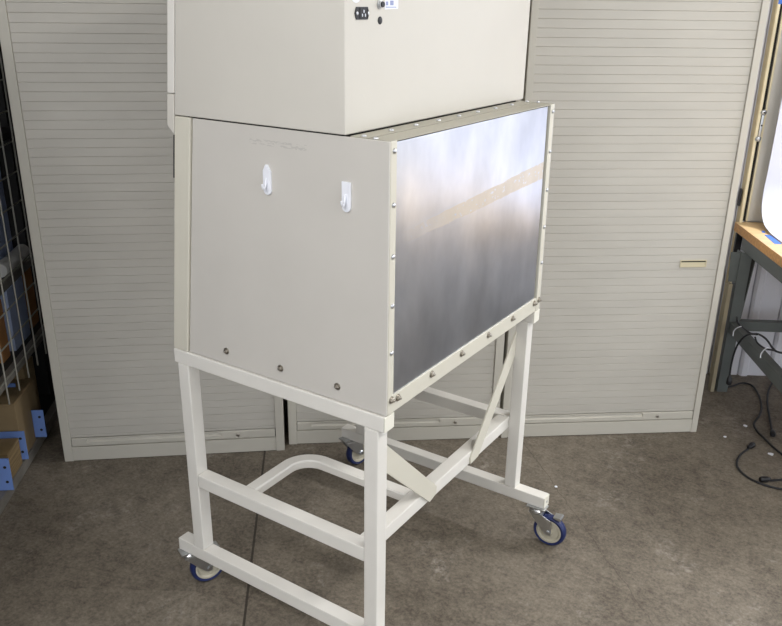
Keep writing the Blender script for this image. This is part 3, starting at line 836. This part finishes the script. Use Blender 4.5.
# ------------------------------------------------------------------ storage rack on the left
def rbox(s0, s1, d0, d1, z0, z1, bev=0.0):
    return prism([rk(s0, d0, z0), rk(s1, d0, z0), rk(s1, d1, z0), rk(s0, d1, z0)], UP * (z1 - z0), bev)
angR = math.atan2(dS.y, dS.x)
rack = thing('storage_rack', 'steel storage rack with wire front and shade-darkened shelves, left of the shutter cabinets', 'rack', rk(-0.2, 0.3, 0), angR)
RM = (Matrix.Translation(rack.location) @ Matrix.Rotation(angR, 4, 'Z')).inverted()
def rp(name, bm, m, parent=None):
    o = obj(name, bm, m); o.data.transform(RM); o.parent = parent or rack; return o
S0_, S1_ = -1.4, 0.90
rp('base_beam', rbox(S0_, S1_, 0.004, 0.040, 0.001, 0.050, 0.003), M['rack'])['label'] = 'worn pale front beam at floor level'
rp('shelf_beam', rbox(S0_, S1_, 0.006, 0.030, 0.412, 0.450, 0.002), M['rack'])
rp('shelf_beam', rbox(S0_, S1_, 0.050, 0.075, 0.722, 0.758, 0.002), M['rack'])
rp('shelf', rbox(S0_, S1_, 0.0402, 0.60, 0.032, 0.050), M['rackdark'])
rp('shelf', rbox(S0_, S1_, 0.0305, 0.60, 0.425, 0.449), M['rackdark'])
rp('shelf', rbox(S0_, S1_, 0.0755, 0.60, 0.735, 0.757), M['rackdark'])
rp('shelf', rbox(S0_, S1_, 0.0305, 0.60, 1.300, 1.329), M['rackdark'])
rp('top_shelf', rbox(S0_, S1_, 0.0305, 0.60, 2.000, 2.029), M['rackdark'])
for s_ in (S0_ - 0.045, S1_ + 0.0003):
    for d_ in (0.006, 0.56):
        rp('upright', rbox(s_, s_ + 0.044, d_, d_ + 0.04, 0.001, 2.03, 0.002), M['rackdark'])
rp('dark_back_infill', rbox(S0_, S1_, 0.602, 0.612, 0.03, 2.03), M['rackdark'])  # dark sheet added to blacken the unlit interior
rp('dark_end_infill', rbox(S1_ - 0.012, S1_ - 0.001, 0.0765, 0.60, 0.0505, 2.0), M['rackdark'])  # added to close the rack end so the interior stays dark
# wire grid
bm = bmesh.new()
s_ = 0.690
while s_ > S0_:
    add_cyl(bm, rk(s_, -0.004, 0.352), rk(s_, -0.004, 1.95), 0.0033, 8); s_ -= 0.122
z = 0.447
while z < 1.95:
    add_cyl(bm, rk(S0_, 0.0018, z), rk(0.694, 0.0018, z), 0.0033, 8); z += 0.1215
g = obj('wire_grid', bm, M['wire'], None, True)
tag(g, 'silver wire grid panel hung on the front of the dark rack', 'wire grid')
# blue plates standing between the boxes on the bottom shelf
def plate(s, d0, d1, z0, z1, holes, label):
    bm = rbox(s, s + 0.006, d0, d1, z0, z1, 0.0008)
    o = obj('blue_plate', bm, M['blueplate']); tag(o, label, 'plate', 'blue plates on the bottom shelf')
    for hz in holes:
        bm = bmesh.new()
        add_lathe(bm, [(0.006, 0), (0.006, 0.0008)], axis_mat(rk(s, d0 + 0.018, hz), -dS), 12)
        obj('hole', bm, M['gap'], o)
plate(0.450, -0.036, 0.30, 0.062, 0.192, (0.098, 0.160), 'blue holed plate furthest along the bottom shelf, beside the left cabinet')
plate(0.268, -0.014, 0.30, 0.062, 0.192, (0.098, 0.160), 'blue holed plate in the middle, between the tall and the low cardboard stacks')
plate(0.056, -0.022, 0.30, 0.052, 0.192, (0.090, 0.155), 'blue holed plate nearest the camera at the left edge')
def carton(s0, s1, d0, d1, z0, z1, label, m='card', flap=True):
    o = obj('cardboard_box', rbox(s0, s1, d0, d1, z0, z1, 0.003), M[m]); tag(o, label, 'box', 'cardboard on the bottom shelf')
    if flap:
        obj('flap', rbox(s0 + 0.004, (s0 + s1) / 2 - 0.001, d0 + 0.004, d1 - 0.004, z1 + 0.0003, z1 + 0.004), M[m], o)
        obj('flap', rbox((s0 + s1) / 2 + 0.001, s1 - 0.004, d0 + 0.004, d1 - 0.004, z1 + 0.0003, z1 + 0.004), M[m], o)
    return o
carton(0.282, 0.446, 0.010, 0.40, 0.0505, 0.306, 'tall cardboard box on the bottom shelf behind the middle blue plate')
carton(0.460, 0.560, 0.020, 0.40, 0.0505, 0.288, 'tall cardboard box just beyond the furthest blue plate')
carton(0.566, 0.700, 0.060, 0.40, 0.0505, 0.340, 'dim cardboard box at the far end of the shelf beside the cabinet')
carton(0.130, 0.262, 0.008, 0.40, 0.0505, 0.168, 'low stack of flat cardboard between the two nearest blue plates', 'cardedge', False)
carton(-0.20, 0.050, 0.040, 0.40, 0.0505, 0.150, 'low cardboard stack at the left edge behind the nearest blue plate', 'cardedge', False)
o = obj('blue_strip', rbox(0.449, 0.457, 0.06, 0.40, 0.1925, 0.322), M['blueplate']); tag(o, 'narrow blue board whose top edge shows behind the tall cardboard box', 'board')
# things behind the wires
o = obj('plastic_panel', rbox(0.50, 0.70, 0.05, 0.080, 0.4495, 0.72, 0.004), M['bluegrey']); tag(o, 'blue-grey plastic panel standing behind the wire grid on the lower shelf', 'panel')
o = obj('plastic_panel', rbox(0.70, 0.86, 0.125, 0.150, 0.7575, 1.22, 0.004), M['bluegrey']); tag(o, 'blue-grey plastic panel standing behind the wire grid above the white roll', 'panel')
o = obj('brown_board', rbox(0.76, 0.85, 0.06, 0.080, 0.4495, 0.72, 0.002), M['brown']); tag(o, 'brown board upright behind the wires next to the cabinet', 'board')
o = obj('brown_board', rbox(0.38, 0.46, 0.06, 0.080, 0.4495, 0.70, 0.002), M['brown']); tag(o, 'brown board upright behind the wires at the left edge', 'board')
bm = bmesh.new(); add_tube(bm, spline([rk(0.56, 0.085, 0.789), rk(0.66, 0.082, 0.789), rk(0.75, 0.082, 0.789), rk(0.85, 0.085, 0.789)], 6), 0.031, 16)
o = obj('film_roll', bm, M['offwhite'], None, True); tag(o, 'off-white rolled sheet lying on the shelf behind the wires', 'roll')

# ------------------------------------------------------------------ light
w = bpy.data.worlds.new('world'); sc.world = w; w.use_nodes = True
bg = w.node_tree.nodes['Background']; bg.inputs['Color'].default_value = (0.90, 0.94, 1.0, 1); bg.inputs['Strength'].default_value = 1.28
def area(name, loc, target, sx, sy, power, col):
    ld = bpy.data.lights.new(name, 'AREA'); ld.shape = 'RECTANGLE'; ld.size = sx; ld.size_y = sy; ld.energy = power; ld.color = col
    o = bpy.data.objects.new(name, ld); COL.objects.link(o); o.location = loc
    o.rotation_euler = (V(target) - V(loc)).to_track_quat('-Z', 'Y').to_euler()
    return o
area('ceiling_lamp', (2.6, 0.2, 3.1), (2.6, 0.2, 0), 0.4, 2.4, 45, (1.0, 0.98, 0.94))
area('ceiling_lamp', (0.0, -2.1, 3.1), (0.0, -2.1, 0), 2.4, 0.4, 85, (0.98, 0.98, 1.0))
area('wall_fill_light', (3.1, 3.1, 2.9), (3.1, 3.8, 0.6), 1.7, 0.3, 135, (0.97, 0.98, 1.0))  # added unseen fill; brightens the wall mirrored in the metal panel

vs = sc.view_settings
vs.view_transform = 'Standard'; vs.look = 'None'; vs.gamma = 1.0; vs.use_curve_mapping = False
vs.exposure = 0.22
